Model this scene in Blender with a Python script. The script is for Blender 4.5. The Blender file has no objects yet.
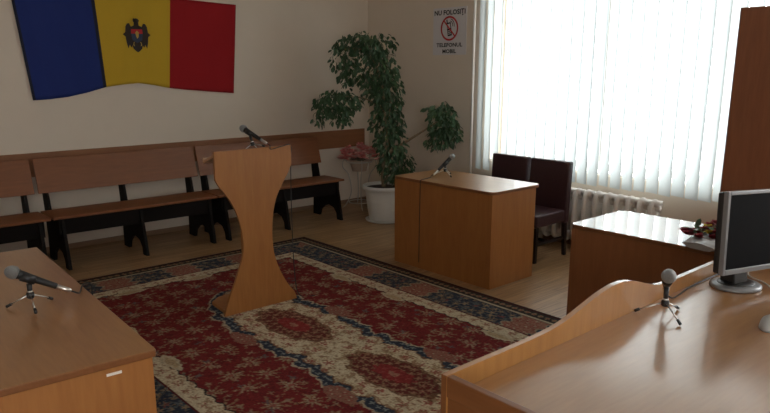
import bpy, bmesh, math, random
import numpy as np
from mathutils import Vector, Matrix
random.seed(7)
rng = np.random.default_rng(11)
SC = bpy.context.scene
COL = SC.collection
PI = math.pi

# ------------------------------------------------------------------ materials
def new_mat(name):
    m = bpy.data.materials.new(name); m.use_nodes = True
    return m, m.node_tree.nodes, m.node_tree.links, m.node_tree.nodes['Principled BSDF']

def plain(name, col, rough=0.5, metal=0.0, spec=0.5, noise=0.0, nscale=40.0, bump=0.0, sheen=0.0, coat=0.0):
    m, N, L, b = new_mat(name)
    b.inputs['Roughness'].default_value = rough
    b.inputs['Metallic'].default_value = metal
    b.inputs['Specular IOR Level'].default_value = spec
    b.inputs['Coat Weight'].default_value = coat
    if sheen: b.inputs['Sheen Weight'].default_value = sheen
    tc = N.new('ShaderNodeTexCoord'); nz = N.new('ShaderNodeTexNoise')
    nz.inputs['Scale'].default_value = nscale; nz.inputs['Detail'].default_value = 4
    L.new(tc.outputs['Object'], nz.inputs['Vector'])
    mx = N.new('ShaderNodeMix'); mx.data_type = 'RGBA'
    k = noise
    mx.inputs[6].default_value = (*[c*(1-k) for c in col], 1)
    mx.inputs[7].default_value = (*[min(1, c*(1+k)) for c in col], 1)
    L.new(nz.outputs['Fac'], mx.inputs[0]); L.new(mx.outputs[2], b.inputs['Base Color'])
    if bump:
        bp = N.new('ShaderNodeBump'); bp.inputs['Strength'].default_value = bump; bp.inputs['Distance'].default_value = 0.01
        L.new(nz.outputs['Fac'], bp.inputs['Height']); L.new(bp.outputs['Normal'], b.inputs['Normal'])
    return m

def wood(name, light, dark, axis='X', rough=0.35, coat=0.0, spec=0.5, fine=1.0, coat_rough=0.08):
    m, N, L, b = new_mat(name)
    tc = N.new('ShaderNodeTexCoord'); mp = N.new('ShaderNodeMapping')
    sc = {'X': (0.9, 9, 9), 'Y': (9, 0.9, 9), 'Z': (9, 9, 0.9)}[axis]
    mp.inputs['Scale'].default_value = [s*fine for s in sc]
    L.new(tc.outputs['Object'], mp.inputs['Vector'])
    n1 = N.new('ShaderNodeTexNoise'); n1.inputs['Scale'].default_value = 1.6; n1.inputs['Detail'].default_value = 5
    n1.inputs['Distortion'].default_value = 1.2
    n2 = N.new('ShaderNodeTexNoise'); n2.inputs['Scale'].default_value = 9; n2.inputs['Detail'].default_value = 6
    L.new(mp.outputs[0], n1.inputs['Vector']); L.new(mp.outputs[0], n2.inputs['Vector'])
    ad = N.new('ShaderNodeMath'); ad.operation = 'MULTIPLY_ADD'; ad.inputs[1].default_value = 0.45
    L.new(n2.outputs['Fac'], ad.inputs[0])
    sb = N.new('ShaderNodeMath'); sb.operation = 'MULTIPLY'; sb.inputs[1].default_value = 0.55
    L.new(n1.outputs['Fac'], sb.inputs[0]); L.new(sb.outputs[0], ad.inputs[2])
    cr = N.new('ShaderNodeValToRGB'); cr.color_ramp.elements[0].position = 0.33; cr.color_ramp.elements[1].position = 0.66
    cr.color_ramp.elements[0].color = (*dark, 1); cr.color_ramp.elements[1].color = (*light, 1)
    L.new(ad.outputs[0], cr.inputs[0]); L.new(cr.outputs[0], b.inputs['Base Color'])
    b.inputs['Roughness'].default_value = rough; b.inputs['Coat Weight'].default_value = coat
    b.inputs['Coat Roughness'].default_value = coat_rough
    if coat: b.inputs['Coat IOR'].default_value = 1.7
    b.inputs['Specular IOR Level'].default_value = spec
    return m

M = {}
BEE_L, BEE_D = (0.34, 0.142, 0.038), (0.275, 0.106, 0.027)
M['beech_front'] = wood('beech laminate upright grain', BEE_L, BEE_D, 'Z', 0.45)
M['beech_top'] = wood('beech laminate top', (0.37, 0.172, 0.056), (0.29, 0.126, 0.037), 'X', 0.34, spec=0.6, coat=0.5, coat_rough=0.22)
M['beech_bench_top'] = wood('beech laminate bench top', (0.36, 0.180, 0.062), (0.28, 0.130, 0.040), 'Y', 0.34, spec=0.5, coat=0.9, coat_rough=0.15)
M['gloss_top'] = wood('polished beech laminate top', (0.40, 0.20, 0.08), (0.32, 0.15, 0.06), 'X', 0.12, coat=1.0, spec=0.8)
M['edge'] = wood('reddish edge band', (0.20, 0.078, 0.028), (0.16, 0.06, 0.02), 'X', 0.35)
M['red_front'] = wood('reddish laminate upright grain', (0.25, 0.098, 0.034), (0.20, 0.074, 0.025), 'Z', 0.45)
M['beech_board'] = wood('beech laminate raised board', (0.42, 0.20, 0.052), (0.35, 0.155, 0.038), 'Z', 0.45)
M['edge_pale'] = wood('pale edge band', (0.5, 0.29, 0.17), (0.45, 0.25, 0.14), 'Y', 0.22, coat=0.6)
M['cab'] = wood('brown cabinet laminate', (0.23, 0.085, 0.036), (0.185, 0.064, 0.027), 'Z', 0.45)
M['cab_edge'] = plain('dark violet edge band', (0.10, 0.045, 0.05), 0.4)
M['bench'] = wood('red brown bench board', (0.23, 0.083, 0.028), (0.175, 0.057, 0.018), 'Y', 0.42)
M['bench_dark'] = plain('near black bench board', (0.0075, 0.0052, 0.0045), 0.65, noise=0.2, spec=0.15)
M['rail'] = wood('brown wall rail', (0.28, 0.118, 0.048), (0.225, 0.09, 0.036), 'Y', 0.45)
M['skirting'] = wood('skirting wood', (0.27, 0.17, 0.10), (0.22, 0.13, 0.075), 'Y', 0.45)
M['wall'] = plain('cream wall paint', (0.68, 0.60, 0.505), 0.85, noise=0.03, nscale=6, spec=0.2)
M['ceil'] = plain('white ceiling paint', (0.8, 0.78, 0.74), 0.9, noise=0.02, spec=0.2)
M['white'] = plain('white enamel', (0.75, 0.73, 0.70), 0.4, noise=0.02)
M['pot'] = plain('white plastic pot', (0.62, 0.62, 0.60), 0.45, noise=0.04)
M['soil'] = plain('potting soil', (0.03, 0.02, 0.013), 0.95, noise=0.5, nscale=90, bump=0.6)
M['black'] = plain('black plastic', (0.012, 0.012, 0.013), 0.4)
M['cablem'] = plain('black cable rubber', (0.012, 0.012, 0.012), 0.5)
M['steel'] = plain('bright steel', (0.72, 0.71, 0.69), 0.28, metal=1.0)
M['mesh'] = plain('grey wire mesh', (0.33, 0.34, 0.34), 0.45, metal=0.75, noise=0.5, nscale=520, bump=0.9)
M['silver'] = plain('silver plastic', (0.23, 0.24, 0.255), 0.35, metal=0.35)
M['screen'] = plain('dark matt screen', (0.006, 0.006, 0.007), 0.7, spec=0.04)
M['mouse'] = plain('grey white plastic', (0.40, 0.42, 0.43), 0.4, noise=0.03)
M['greycable'] = plain('pale grey cable', (0.5, 0.49, 0.47), 0.5)
M['leather'] = plain('dark burgundy leather', (0.040, 0.015, 0.018), 0.42, noise=0.25, nscale=60, bump=0.25)
M['chairleg'] = plain('dark stained chair wood', (0.012, 0.008, 0.008), 0.4)
M['bark'] = plain('ficus bark', (0.24, 0.18, 0.11), 0.85, noise=0.4, nscale=60, bump=0.5)
M['leaf'] = plain('ficus leaf', (0.040, 0.088, 0.036), 0.42, noise=0.7, nscale=9, spec=0.5)
M['pink'] = plain('pink petals', (0.78, 0.28, 0.26), 0.7, noise=0.35, nscale=30)
M['pinkpale'] = plain('pale pink petals', (0.80, 0.45, 0.40), 0.7, noise=0.3, nscale=30)
M['terracotta'] = plain('pale clay', (0.40, 0.31, 0.24), 0.8, noise=0.1)
M['wire'] = plain('pale painted wire', (0.42, 0.40, 0.36), 0.5)
M['redf'] = plain('dark red petals', (0.22, 0.012, 0.022), 0.6, noise=0.4)
M['yellowf'] = plain('yellow petals', (0.52, 0.40, 0.04), 0.6, noise=0.3)
M['cello'] = plain('grey translucent wrap', (0.36, 0.37, 0.38), 0.25, noise=0.3, nscale=20)
M['blue'] = plain('blue flag cloth', (0.017, 0.032, 0.165), 0.85, noise=0.12, nscale=200, spec=0.2)
M['yellow'] = plain('yellow flag cloth', (0.52, 0.335, 0.028), 0.85, noise=0.10, nscale=200, spec=0.2)
M['red'] = plain('red flag cloth', (0.30, 0.012, 0.016), 0.85, noise=0.10, nscale=200, spec=0.2)
M['hem'] = plain('dark flag hem', (0.012, 0.014, 0.03), 0.9)
M['eagle'] = plain('dark brown print', (0.030, 0.020, 0.014), 0.8, noise=0.5, nscale=120)
M['shieldred'] = plain('red print', (0.42, 0.015, 0.018), 0.8)
M['shieldblue'] = plain('blue print', (0.03, 0.045, 0.09), 0.8)
M['gold'] = plain('gold print', (0.45, 0.30, 0.06), 0.8)
M['paper'] = plain('pale paper', (0.62, 0.61, 0.63), 0.7)
M['ink'] = plain('black ink', (0.012, 0.012, 0.014), 0.7)
M['signred'] = plain('red ink', (0.45, 0.03, 0.03), 0.7)
M['sticker'] = plain('white sticker', (0.75, 0.7, 0.66), 0.6)

def floor_mat():
    m, N, L, b = new_mat('laminate floor planks')
    tc = N.new('ShaderNodeTexCoord'); mp = N.new('ShaderNodeMapping'); mp.inputs['Rotation'].default_value = (0, 0, PI/2)
    L.new(tc.outputs['Object'], mp.inputs['Vector'])
    br = N.new('ShaderNodeTexBrick'); br.offset = 0.37
    br.inputs['Scale'].default_value = 1; br.inputs['Brick Width'].default_value = 1.25; br.inputs['Row Height'].default_value = 0.095
    br.inputs['Mortar Size'].default_value = 0.0015; br.inputs['Mortar Smooth'].default_value = 0.3
    br.inputs['Color1'].default_value = (0.275, 0.158, 0.070, 1); br.inputs['Color2'].default_value = (0.375, 0.228, 0.108, 1)
    br.inputs['Mortar'].default_value = (0.10, 0.065, 0.04, 1)
    L.new(mp.outputs[0], br.inputs['Vector'])
    m2 = N.new('ShaderNodeMapping'); m2.inputs['Scale'].default_value = (22, 1.2, 1); L.new(tc.outputs['Object'], m2.inputs['Vector'])
    nz = N.new('ShaderNodeTexNoise'); nz.inputs['Scale'].default_value = 2; nz.inputs['Detail'].default_value = 6; nz.inputs['Distortion'].default_value = 0.6
    L.new(m2.outputs[0], nz.inputs['Vector'])
    cr = N.new('ShaderNodeValToRGB'); cr.color_ramp.elements[0].color = (0.55, 0.5, 0.45, 1); cr.color_ramp.elements[1].color = (1.25, 1.25, 1.25, 1)
    cr.color_ramp.elements[0].position = 0.3; cr.color_ramp.elements[1].position = 0.7
    L.new(nz.outputs['Fac'], cr.inputs[0])
    mx = N.new('ShaderNodeMix'); mx.data_type = 'RGBA'; mx.blend_type = 'MULTIPLY'; mx.inputs[0].default_value = 1
    L.new(br.outputs['Color'], mx.inputs[6]); L.new(cr.outputs[0], mx.inputs[7]); L.new(mx.outputs[2], b.inputs['Base Color'])
    b.inputs['Roughness'].default_value = 0.38
    return m
M['floor'] = floor_mat()

def slat_mat():
    m, N, L, b = new_mat('white blind fabric')
    out = N['Material Output']
    tc = N.new('ShaderNodeTexCoord'); mp = N.new('ShaderNodeMapping'); mp.inputs['Scale'].default_value = (60, 60, 4)
    L.new(tc.outputs['Object'], mp.inputs['Vector'])
    nz = N.new('ShaderNodeTexNoise'); nz.inputs['Scale'].default_value = 4; L.new(mp.outputs[0], nz.inputs['Vector'])
    cr = N.new('ShaderNodeValToRGB'); cr.color_ramp.elements[0].color = (0.73, 0.79, 0.79, 1); cr.color_ramp.elements[1].color = (0.80, 0.86, 0.86, 1)
    L.new(nz.outputs['Fac'], cr.inputs[0])
    tr = N.new('ShaderNodeBsdfTranslucent'); df = N.new('ShaderNodeBsdfDiffuse'); mx = N.new('ShaderNodeMixShader'); mx.inputs[0].default_value = 0.5
    tr.inputs[0].default_value = (0.40, 0.44, 0.445, 1); L.new(cr.outputs[0], df.inputs[0])
    L.new(df.outputs[0], mx.inputs[1]); L.new(tr.outputs[0], mx.inputs[2]); L.new(mx.outputs[0], out.inputs['Surface'])
    N.remove(b)
    return m
M['slat'] = slat_mat()

def glass_mat():
    m, N, L, b = new_mat('window glass')
    out = N['Material Output']; tr = N.new('ShaderNodeBsdfTransparent'); gl = N.new('ShaderNodeBsdfGlossy'); gl.inputs['Roughness'].default_value = 0.02
    mx = N.new('ShaderNodeMixShader'); mx.inputs[0].default_value = 0.06
    L.new(tr.outputs[0], mx.inputs[1]); L.new(gl.outputs[0], mx.inputs[2]); L.new(mx.outputs[0], out.inputs['Surface']); N.remove(b)
    return m
M['glass'] = glass_mat()

def rug_mat():
    m, N, L, b = new_mat('woven rug wool')
    at = N.new('ShaderNodeAttribute'); at.attribute_name = 'weave'
    L.new(at.outputs['Color'], b.inputs['Base Color'])
    b.inputs['Roughness'].default_value = 0.95; b.inputs['Specular IOR Level'].default_value = 0.1
    tc = N.new('ShaderNodeTexCoord'); nz = N.new('ShaderNodeTexNoise'); nz.inputs['Scale'].default_value = 260
    L.new(tc.outputs['Object'], nz.inputs['Vector'])
    bp = N.new('ShaderNodeBump'); bp.inputs['Strength'].default_value = 0.35; bp.inputs['Distance'].default_value = 0.006
    L.new(nz.outputs['Fac'], bp.inputs['Height']); L.new(bp.outputs['Normal'], b.inputs['Normal'])
    return m
M['rug'] = rug_mat()

# ------------------------------------------------------------------ mesh helpers
class MB:
    def __init__(s): s.v = []; s.f = []; s.mi = []
    def add(s, vs, fs, mi=0):
        o = len(s.v); s.v += [tuple(p) for p in vs]; s.f += [tuple(i+o for i in f) for f in fs]; s.mi += [mi]*len(fs)
        return s
    def box(s, a, b, mi=0, R=None, c=None):
        x0, y0, z0 = a; x1, y1, z1 = b
        vs = [Vector(p) for p in ((x0,y0,z0),(x1,y0,z0),(x1,y1,z0),(x0,y1,z0),(x0,y0,z1),(x1,y0,z1),(x1,y1,z1),(x0,y1,z1))]
        if R is not None:
            cc = Vector(c) if c is not None else Vector((0,0,0)); vs = [R @ (p-cc) + cc for p in vs]
        return s.add(vs, [(0,3,2,1),(4,5,6,7),(0,1,5,4),(1,2,6,5),(2,3,7,6),(3,0,4,7)], mi)
    def prism(s, poly, lo, hi, plane='XZ', mi=0):
        n = len(poly)
        def P(p, w): return (p[0], w, p[1]) if plane == 'XZ' else ((w, p[0], p[1]) if plane == 'YZ' else (p[0], p[1], w))
        vs = [P(p, lo) for p in poly] + [P(p, hi) for p in poly]
        fs = [tuple(range(n))[::-1], tuple(range(n, 2*n))] + [(i, (i+1) % n, n+(i+1) % n, n+i) for i in range(n)]
        return s.add(vs, fs, mi)
    def tube(s, pts, r, n=10, mi=0, caps=True):
        pts = [Vector(p) for p in pts]; rs = r if isinstance(r, (list, tuple)) else [r]*len(pts)
        rings = []; prev = None
        for i, p in enumerate(pts):
            d = (pts[min(i+1, len(pts)-1)] - pts[max(i-1, 0)]).normalized()
            if prev is None:
                u = d.orthogonal().normalized()
            else:
                u = (prev - d*prev.dot(d))
                u = u.normalized() if u.length > 1e-6 else d.orthogonal().normalized()
            prev = u; w = d.cross(u)
            rings.append([p + (u*math.cos(2*PI*k/n) + w*math.sin(2*PI*k/n))*rs[i] for k in range(n)])
        vs = [q for r_ in rings for q in r_]; fs = []
        for i in range(len(pts)-1):
            for k in range(n):
                fs.append((i*n+k, i*n+(k+1) % n, (i+1)*n+(k+1) % n, (i+1)*n+k))
        if caps: fs += [tuple(range(n))[::-1], tuple(range((len(pts)-1)*n, len(pts)*n))]
        return s.add(vs, fs, mi)
    def lathe(s, prof, c=(0,0,0), n=32, R=None, mi=0):
        vs = []; fs = []
        for r, z in prof:
            for k in range(n):
                p = Vector((max(r, 1e-5)*math.cos(2*PI*k/n), max(r, 1e-5)*math.sin(2*PI*k/n), z))
                if R is not None: p = R @ p
                vs.append(p + Vector(c))
        m = len(prof)
        for i in range(m-1):
            for k in range(n): fs.append((i*n+k, i*n+(k+1) % n, (i+1)*n+(k+1) % n, (i+1)*n+k))
        fs += [tuple(range(n))[::-1], tuple(range((m-1)*n, m*n))]
        return s.add(vs, fs, mi)
    def build(s, name, mats, parent=None, bevel=0, smooth=False, loc=None, rot=None, seg=2):
        me = bpy.data.meshes.new(name); me.from_pydata(s.v, [], s.f)
        for m in (mats if isinstance(mats, (list, tuple)) else [mats]): me.materials.append(m)
        me.polygons.foreach_set('material_index', s.mi)
        bm = bmesh.new(); bm.from_mesh(me); bmesh.ops.recalc_face_normals(bm, faces=bm.faces); bm.to_mesh(me); bm.free()
        if smooth: me.polygons.foreach_set('use_smooth', [True]*len(me.polygons))
        o = bpy.data.objects.new(name, me); COL.objects.link(o)
        if parent: o.parent = parent
        if loc: o.location = loc
        if rot: o.rotation_euler = rot
        if bevel:
            b = o.modifiers.new('bevel', 'BEVEL'); b.width = bevel; b.segments = seg; b.limit_method = 'ANGLE'; b.angle_limit = 0.7
        return o

def bez(pts, n=8):
    P = [Vector(p) for p in pts]; out = []
    for i in range(len(P)-1):
        p0 = P[max(i-1, 0)]; p1 = P[i]; p2 = P[i+1]; p3 = P[min(i+2, len(P)-1)]
        for k in range(n):
            t = k/n
            out.append(0.5*((2*p1) + (p2-p0)*t + (2*p0-5*p1+4*p2-p3)*t*t + (3*p1-p0-3*p2+p3)*t**3))
    out.append(P[-1]); return out

def thing(name, label, cat, loc=(0,0,0), rz=0, group=None):
    o = bpy.data.objects.new(name, None); COL.objects.link(o); o.location = loc; o.rotation_euler = (0, 0, rz)
    o.empty_display_size = 0.1
    return tag(o, label, cat, group)
def tag(o, label, cat, group=None):
    o['label'] = label; o['category'] = cat
    if group: o['group'] = group
    return o
def struct(o): o['kind'] = 'structure'; return o

# ------------------------------------------------------------------ room
WX, NY = -6.55, 5.5            # flag wall plane, window wall plane
XR, YF, ZC = 2.3, -2.6, 3.0
W1 = (-4.60, -1.15, 0.70, 2.72)  # window 1 opening x0 x1 z0 z1
FILL_W2 = (-0.72, 1.30, 0.70, 2.72)   # unseen window 2 added for fill light, in the same wall beyond the cabinet
FILL_W3 = (-2.3, 0.1, 0.70, 2.72)     # unseen window 3 added for fill light, y0 y1 z0 z1, right wall
struct(MB().box((WX-0.2, YF-0.2, -0.1), (XR+0.2, NY+0.4, 0)).build('floor', M['floor']))
struct(MB().box((WX-0.2, YF-0.2, ZC), (XR+0.2, NY+0.4, ZC+0.1)).build('ceiling', M['ceil']))
struct(MB().box((WX-0.2, YF-0.2, 0), (WX, NY+0.4, ZC)).build('wall_left', M['wall']))
w = MB(); w.box((XR, YF-0.2, 0), (XR+0.35, FILL_W3[0], ZC)); w.box((XR, FILL_W3[1], 0), (XR+0.35, NY+0.35, ZC)); w.box((XR, FILL_W3[0], 0), (XR+0.35, FILL_W3[1], FILL_W3[2])); w.box((XR, FILL_W3[0], FILL_W3[3]), (XR+0.35, FILL_W3[1], ZC))
struct(w.build('wall_right', M['wall']))
struct(MB().box((WX, YF-0.2, 0), (XR, YF, ZC)).build('wall_front', M['wall']))
w = MB()
ya, yb = NY, NY+0.35
for a, b in ((WX, W1[0]), (W1[1], FILL_W2[0]), (FILL_W2[1], XR)): w.box((a, ya, 0), (b, yb, ZC))
for W in (W1, FILL_W2):
    w.box((W[0], ya, 0), (W[1], yb, W[2])); w.box((W[0], ya, W[3]), (W[1], yb, ZC))
struct(w.build('wall_back', M['wall']))
struct(MB().box((WX, YF, 0), (WX+0.014, NY, 0.05)).build('baseboard_left', M['skirting'], bevel=0.003))
struct(MB().box((WX+0.014, NY-0.014, 0), (XR, NY, 0.05)).build('baseboard_back', M['skirting'], bevel=0.003))
struct(MB().box((WX, -0.6, 0.705), (WX+0.02, 5.42, 0.917)).build('trim_1', M['rail'], bevel=0.003))

def window(n, W, mull, right=False):
    r = bpy.data.objects.new('window_%d' % n, None); COL.objects.link(r); r.location = (XR+0.24, (W[0]+W[1])/2, W[2]) if right else ((W[0]+W[1])/2, NY+0.24, W[2]); struct(r)
    if right: r.rotation_euler = (0, 0, -PI/2)
    hw = (W[1]-W[0])/2; h = W[3]-W[2]; t = 0.07
    f = MB()
    f.box((-hw, -0.035, 0), (-hw+t, 0.035, h)); f.box((hw-t, -0.035, 0), (hw, 0.035, h))
    f.box((-hw+t, -0.035, 0), (hw-t, 0.035, t)); f.box((-hw+t, -0.035, h-t), (hw-t, 0.035, h))
    for q in mull: f.box((q-0.05, -0.03, t), (q+0.05, 0.03, h-t))
    struct(f.build('window_frame', M['white'], r, bevel=0.004))
    struct(MB().box((-hw+t, -0.004, t), (hw-t, 0.004, h-t)).build('glass', M['glass'], r))
    struct(MB().box((-hw, -0.21, -0.03+0.03), (hw, -0.035, 0.02)).build('window_sill', M['white'], r, bevel=0.004))
window(1, W1, (-0.54, 0.54)); window(2, FILL_W2, (0,)); window(3, FILL_W3, (-0.55, 0.55), True)  # second and third windows are unseen, added to brighten the room

# blinds
def blind(label, x0, n, y, seed, cord=None):
    rr = random.Random(seed)
    r = thing('vertical_blind', label, 'blind', (x0, y, 2.80))
    sp = 0.113
    MB().box((-0.08, -0.022, 0), (n*sp+0.02, 0.022, 0.035)).build('headrail', M['white'], r, bevel=0.003)
    for i in range(n):
        a = math.radians(-20 + rr.uniform(-5, 5))
        hw = 0.0635; m = MB(); K = 6; z0 = -2.185 + rr.uniform(-0.006, 0.006); z1 = -0.012
        vs = []
        tilt = rr.uniform(-0.004, 0.004)
        for z, dx in ((z1, 0), (z0+0.05, tilt*0.8), (z0, tilt)):
            for k in range(K+1):
                u = (k/K*2-1)
                px = hw*u; py = 0.003*(1-u*u)
                vs.append((dx + px*math.cos(a) - py*math.sin(a), px*math.sin(a) + py*math.cos(a), z))
        fs = [(j*(K+1)+k, j*(K+1)+k+1, (j+1)*(K+1)+k+1, (j+1)*(K+1)+k) for j in range(2) for k in range(K)]
        m.add(vs, fs).build('slat', M['slat'], r, smooth=True, loc=(i*sp, 0, 0))
    if cord:
        MB().tube([(cord-x0, -0.075, -0.02), (cord-x0, -0.077, -1.0), (cord-x0+0.004, -0.075, -1.95)], 0.0028, 6).build('pull_cord', M['greycable'], r)
blind('white fabric vertical blinds covering the bright window behind two leather chairs', -4.66, 31, NY-0.085, 3, cord=-3.2)

# heating pipe and radiator
o = MB().tube([(-4.81, NY-0.035, 0.02), (-4.81, NY-0.035, ZC-0.01)], 0.014, 12).build('heating_pipe', M['white'], smooth=True)
tag(o, 'thin white vertical pipe on the wall left of the blinds', 'pipe')
rad = thing('radiator', 'white cast iron radiator under the blinds beside leather chairs', 'radiator', (-2.63, NY-0.115, 0))
for i in range(13):
    x = -0.0525 - i*0.105
    s = MB()
    s.tube(bez([(x, -0.055, 0.12), (x, -0.058, 0.30), (x, -0.055, 0.50), (x, 0, 0.555), (x, 0.055, 0.50), (x, 0.058, 0.30), (x, 0.055, 0.12), (x, 0, 0.085), (x, -0.055, 0.12)], 5), 0.024, 10)
    s.box((x-0.020, -0.056, 0.10), (x+0.020, 0.056, 0.545)); s.box((x-0.046, -0.05, 0.520), (x+0.046, 0.05, 0.562))
    s.tube([(x-0.0525, 0, 0.50), (x+0.0525, 0, 0.50)], 0.026, 10); s.tube([(x-0.0525, 0, 0.14), (x+0.0525, 0, 0.14)], 0.026, 10)
    s.build('section', M['white'], rad, smooth=True)
for i in (1, 6, 11):
    x = -0.0525 - i*0.105
    MB().box((x-0.02, -0.05, 0), (x+0.02, 0.05, 0.10)).build('foot', M['white'], rad, bevel=0.004)

# ------------------------------------------------------------------ rug
def make_rug():
    x0, x1, y0, y1 = -5.44, -0.58, 0.90, 3.72
    nx, ny = 810, 470
    X, Y = np.meshgrid(np.linspace(x0, x1, nx), np.linspace(y0, y1, ny), indexing='ij')
    V = Y - 2.31; AV = np.abs(V); xc = -3.01; U = X - xc; AU = np.abs(U)
    E1 = 1.41 - AV; E2 = 2.43 - AU; E = np.minimum(E1, E2)
    along = np.where(E1 < E2, U, V)
    red = np.array((0.140, 0.018, 0.018)); dred = np.array((0.075, 0.010, 0.012)); cream = np.array((0.46, 0.39, 0.27)); navy = np.array((0.024, 0.031, 0.048))
    pink = np.array((0.33, 0.16, 0.11)); olive = np.array((0.24, 0.165, 0.09)); dark = np.array((0.020, 0.015, 0.014)); rose = np.array((0.21, 0.045, 0.038)); blueg = np.array((0.13, 0.15, 0.15)); brown = np.array((0.20, 0.10, 0.055))
    C = np.zeros((nx, ny, 3)) + red
    def vnoise(sc, seed):
        a, b = X/sc + seed*17.3, Y/sc + seed*5.1; i, j = np.floor(a), np.floor(b); f, g = a-i, b-j; f, g = f*f*(3-2*f), g*g*(3-2*g)
        return (hsh(i, j, seed)*(1-f) + hsh(i+1, j, seed)*f)*(1-g) + (hsh(i, j+1, seed)*(1-f) + hsh(i+1, j+1, seed)*f)*g
    def hsh(i, j, s): return np.mod(np.sin(i*127.1 + j*311.7 + s*74.7)*43758.5453, 1.0)
    n1 = vnoise(0.022, 3) - 0.5; n2 = vnoise(0.045, 8) - 0.5; n3 = vnoise(0.010, 5) - 0.5
    def put(mask, c, a=1.0):
        C[mask] = C[mask]*(1-a) + c*a
    def flowers(cu, cv, R, pet, seed, off=0.5, jit=0.25, ox=0, oy=0, rag=0.5):
        a = (X+ox)/cu; j = np.floor((Y+oy)/cv); a = a + off*np.mod(j, 2); i = np.floor(a)
        fu = (a - i - 0.5 - (hsh(i, j, seed)-0.5)*jit)*cu; fv = ((Y+oy)/cv - j - 0.5 - (hsh(i, j, seed+1)-0.5)*jit)*cv
        r = np.hypot(fu, fv); th = np.arctan2(fv, fu) + 6.28*hsh(i, j, seed+2)
        k = 1 + rag*(n1 + n3)
        return r*k/(R*(0.62+0.38*np.cos(pet*th))), r/R, hsh(i, j, seed+3)
    # field: muted sprays on red
    put(n2 + n3 < -0.36, dred, 0.7)
    fr, r, h = flowers(0.215, 0.19, 0.078, 9, 1, rag=1.0)
    put((fr < 1) & (n3 > -0.25), olive*0.9, 0.75); put((fr < 0.6) & (n3 > -0.12), cream*0.62, 0.85); put(r < 0.2, rose, 0.8)
    fr, r, h = flowers(0.1075, 0.095, 0.030, 4, 7, jit=0.5, ox=0.05, oy=0.06, rag=0.9)
    put((fr < 1) & (h > 0.4) & (n3 > -0.2), olive, 0.6); put((fr < 0.5) & (h > 0.4), cream*0.5, 0.7); put((fr < 0.8) & (h < 0.15), blueg*0.6, 0.7)
    # central band
    def tri(t): return np.abs(np.mod(t, 1.0)-0.5)*2
    AU0 = np.abs(X + 3.08)
    ph = (X + 3.53)/0.98
    wob = 0.365 - 0.05*tri(ph+0.5) + 0.012*np.sign(np.sin(ph*2*PI*4)) + 0.016*np.sin(ph*2*PI*6) + 0.02*n1
    endx = 1.36
    tip = np.clip((endx - AU0)/0.42, 0, 1)**0.55
    wob = wob*tip; sel = AU0 < endx
    put((AV < wob+0.016) & sel, cream*0.7); put((AV < wob) & sel, navy)
    fr, r, h = flowers(0.05, 0.045, 0.017, 4, 21, jit=0.3); put((AV < wob) & sel & (fr < 1), blueg*1.25)
    inner = (AV < wob - 0.072 + 0.012*n2) & sel
    put((AV < wob - 0.062) & sel, brown*0.7); put(inner, cream)
    put(inner & (n1 + n3 > 0.26), brown, 0.8); put(inner & (n2 + n3 < -0.33), olive, 0.8)
    fr, r, h = flowers(0.11, 0.08, 0.030, 5, 31, jit=0.6, rag=1.0)
    put(inner & (fr < 1) & (h > 0.3), rose*1.1, 0.9); put(inner & (r < 0.22) & (h > 0.3), olive)
    # pink cartouches straddling the outline
    d = (np.mod(X + 3.53 + 0.49, 0.98) - 0.49); bump = (np.abs(d)/0.135)**1.6 + (np.abs(AV-0.365)/0.062)**1.6 + 0.5*n1
    put((bump < 1) & (AU0 < 0.95), pink*0.62)
    fr, r, h = flowers(0.05, 0.05, 0.022, 5, 41, jit=0.5); put((bump < 0.9) & (fr < 1) & (AU0 < 0.95), rose, 0.9); put((bump < 0.9) & (fr < 0.4) & (AU0 < 0.95), cream*0.7)
    # medallions
    dm = (np.mod(X + 3.53 + 0.485, 0.98) - 0.485); ph2 = np.arctan2(V/0.165, dm/0.36)
    rm = np.hypot(dm/0.36, V/0.165)*(1+0.06*np.cos(10*ph2)) + 0.14*n1
    ok = AU0 < 1.0
    put((rm < 1) & ok, brown*0.62); put((rm < 0.9) & ok, rose*0.5)
    fr, r, h = flowers(0.062, 0.05, 0.027, 5, 51, jit=0.4, rag=0.8)
    put((rm < 0.97) & ok & (fr < 1), olive, 0.75); put((rm < 0.95) & ok & (fr < 0.45), pink*0.85)
    put((rm < 0.42) & ok, red*1.35); put((rm < 0.42) & ok & (fr < 0.6), rose*1.2); put((rm < 0.12) & ok, pink*0.8)
    # borders
    sc = 0.515 + 0.020*np.abs(np.sin(along*PI/0.105)) + 0.008*n1
    put(E < sc + 0.010, dark*1.5); put(E < sc, cream)
    put((E < sc) & (n1 + n3 > 0.25), brown, 0.7)
    ae = np.mod(along + 0.0525, 0.105) - 0.0525
    fl = np.hypot(ae, E - 0.462)*(1+n3)/(0.026*(0.6+0.4*np.cos(5*np.arctan2(E-0.462, ae))))
    put((E < sc) & (fl < 1), rose, 0.85); put((E < sc) & (np.hypot(ae, E-0.462) < 0.007), olive)
    put(E < 0.412, dred); put(E < 0.400, navy)
    fr, r, h = flowers(0.085, 0.07, 0.037, 5, 61, jit=0.6, rag=0.8)
    bl = (E < 0.400)
    put(bl & (fr < 1), blueg*0.7, 0.8); put(bl & (fr < 0.6) & (h > 0.45), olive, 0.9); put(bl & (fr < 0.55) & (h < 0.25), rose*0.8, 0.9); put(bl & (n1+n3 > 0.3), olive, 0.6)
    centers = (-2.25, -1.13, -0.49, 0.49, 1.13, 2.25)
    dd = np.min([np.abs(U-c) for c in centers], axis=0); dv = np.min([np.abs(V-c) for c in (-0.55, 0, 0.55)], axis=0)
    dpk = np.where(E1 < E2, dd, dv); hw = 0.115 + 0.018*np.sin(E*60) + 0.02*n1
    pk = (E < 0.400) & (dpk < hw)
    put((E < 0.400) & (dpk < hw+0.014), cream*0.55); put(pk, pink*0.7)
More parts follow.
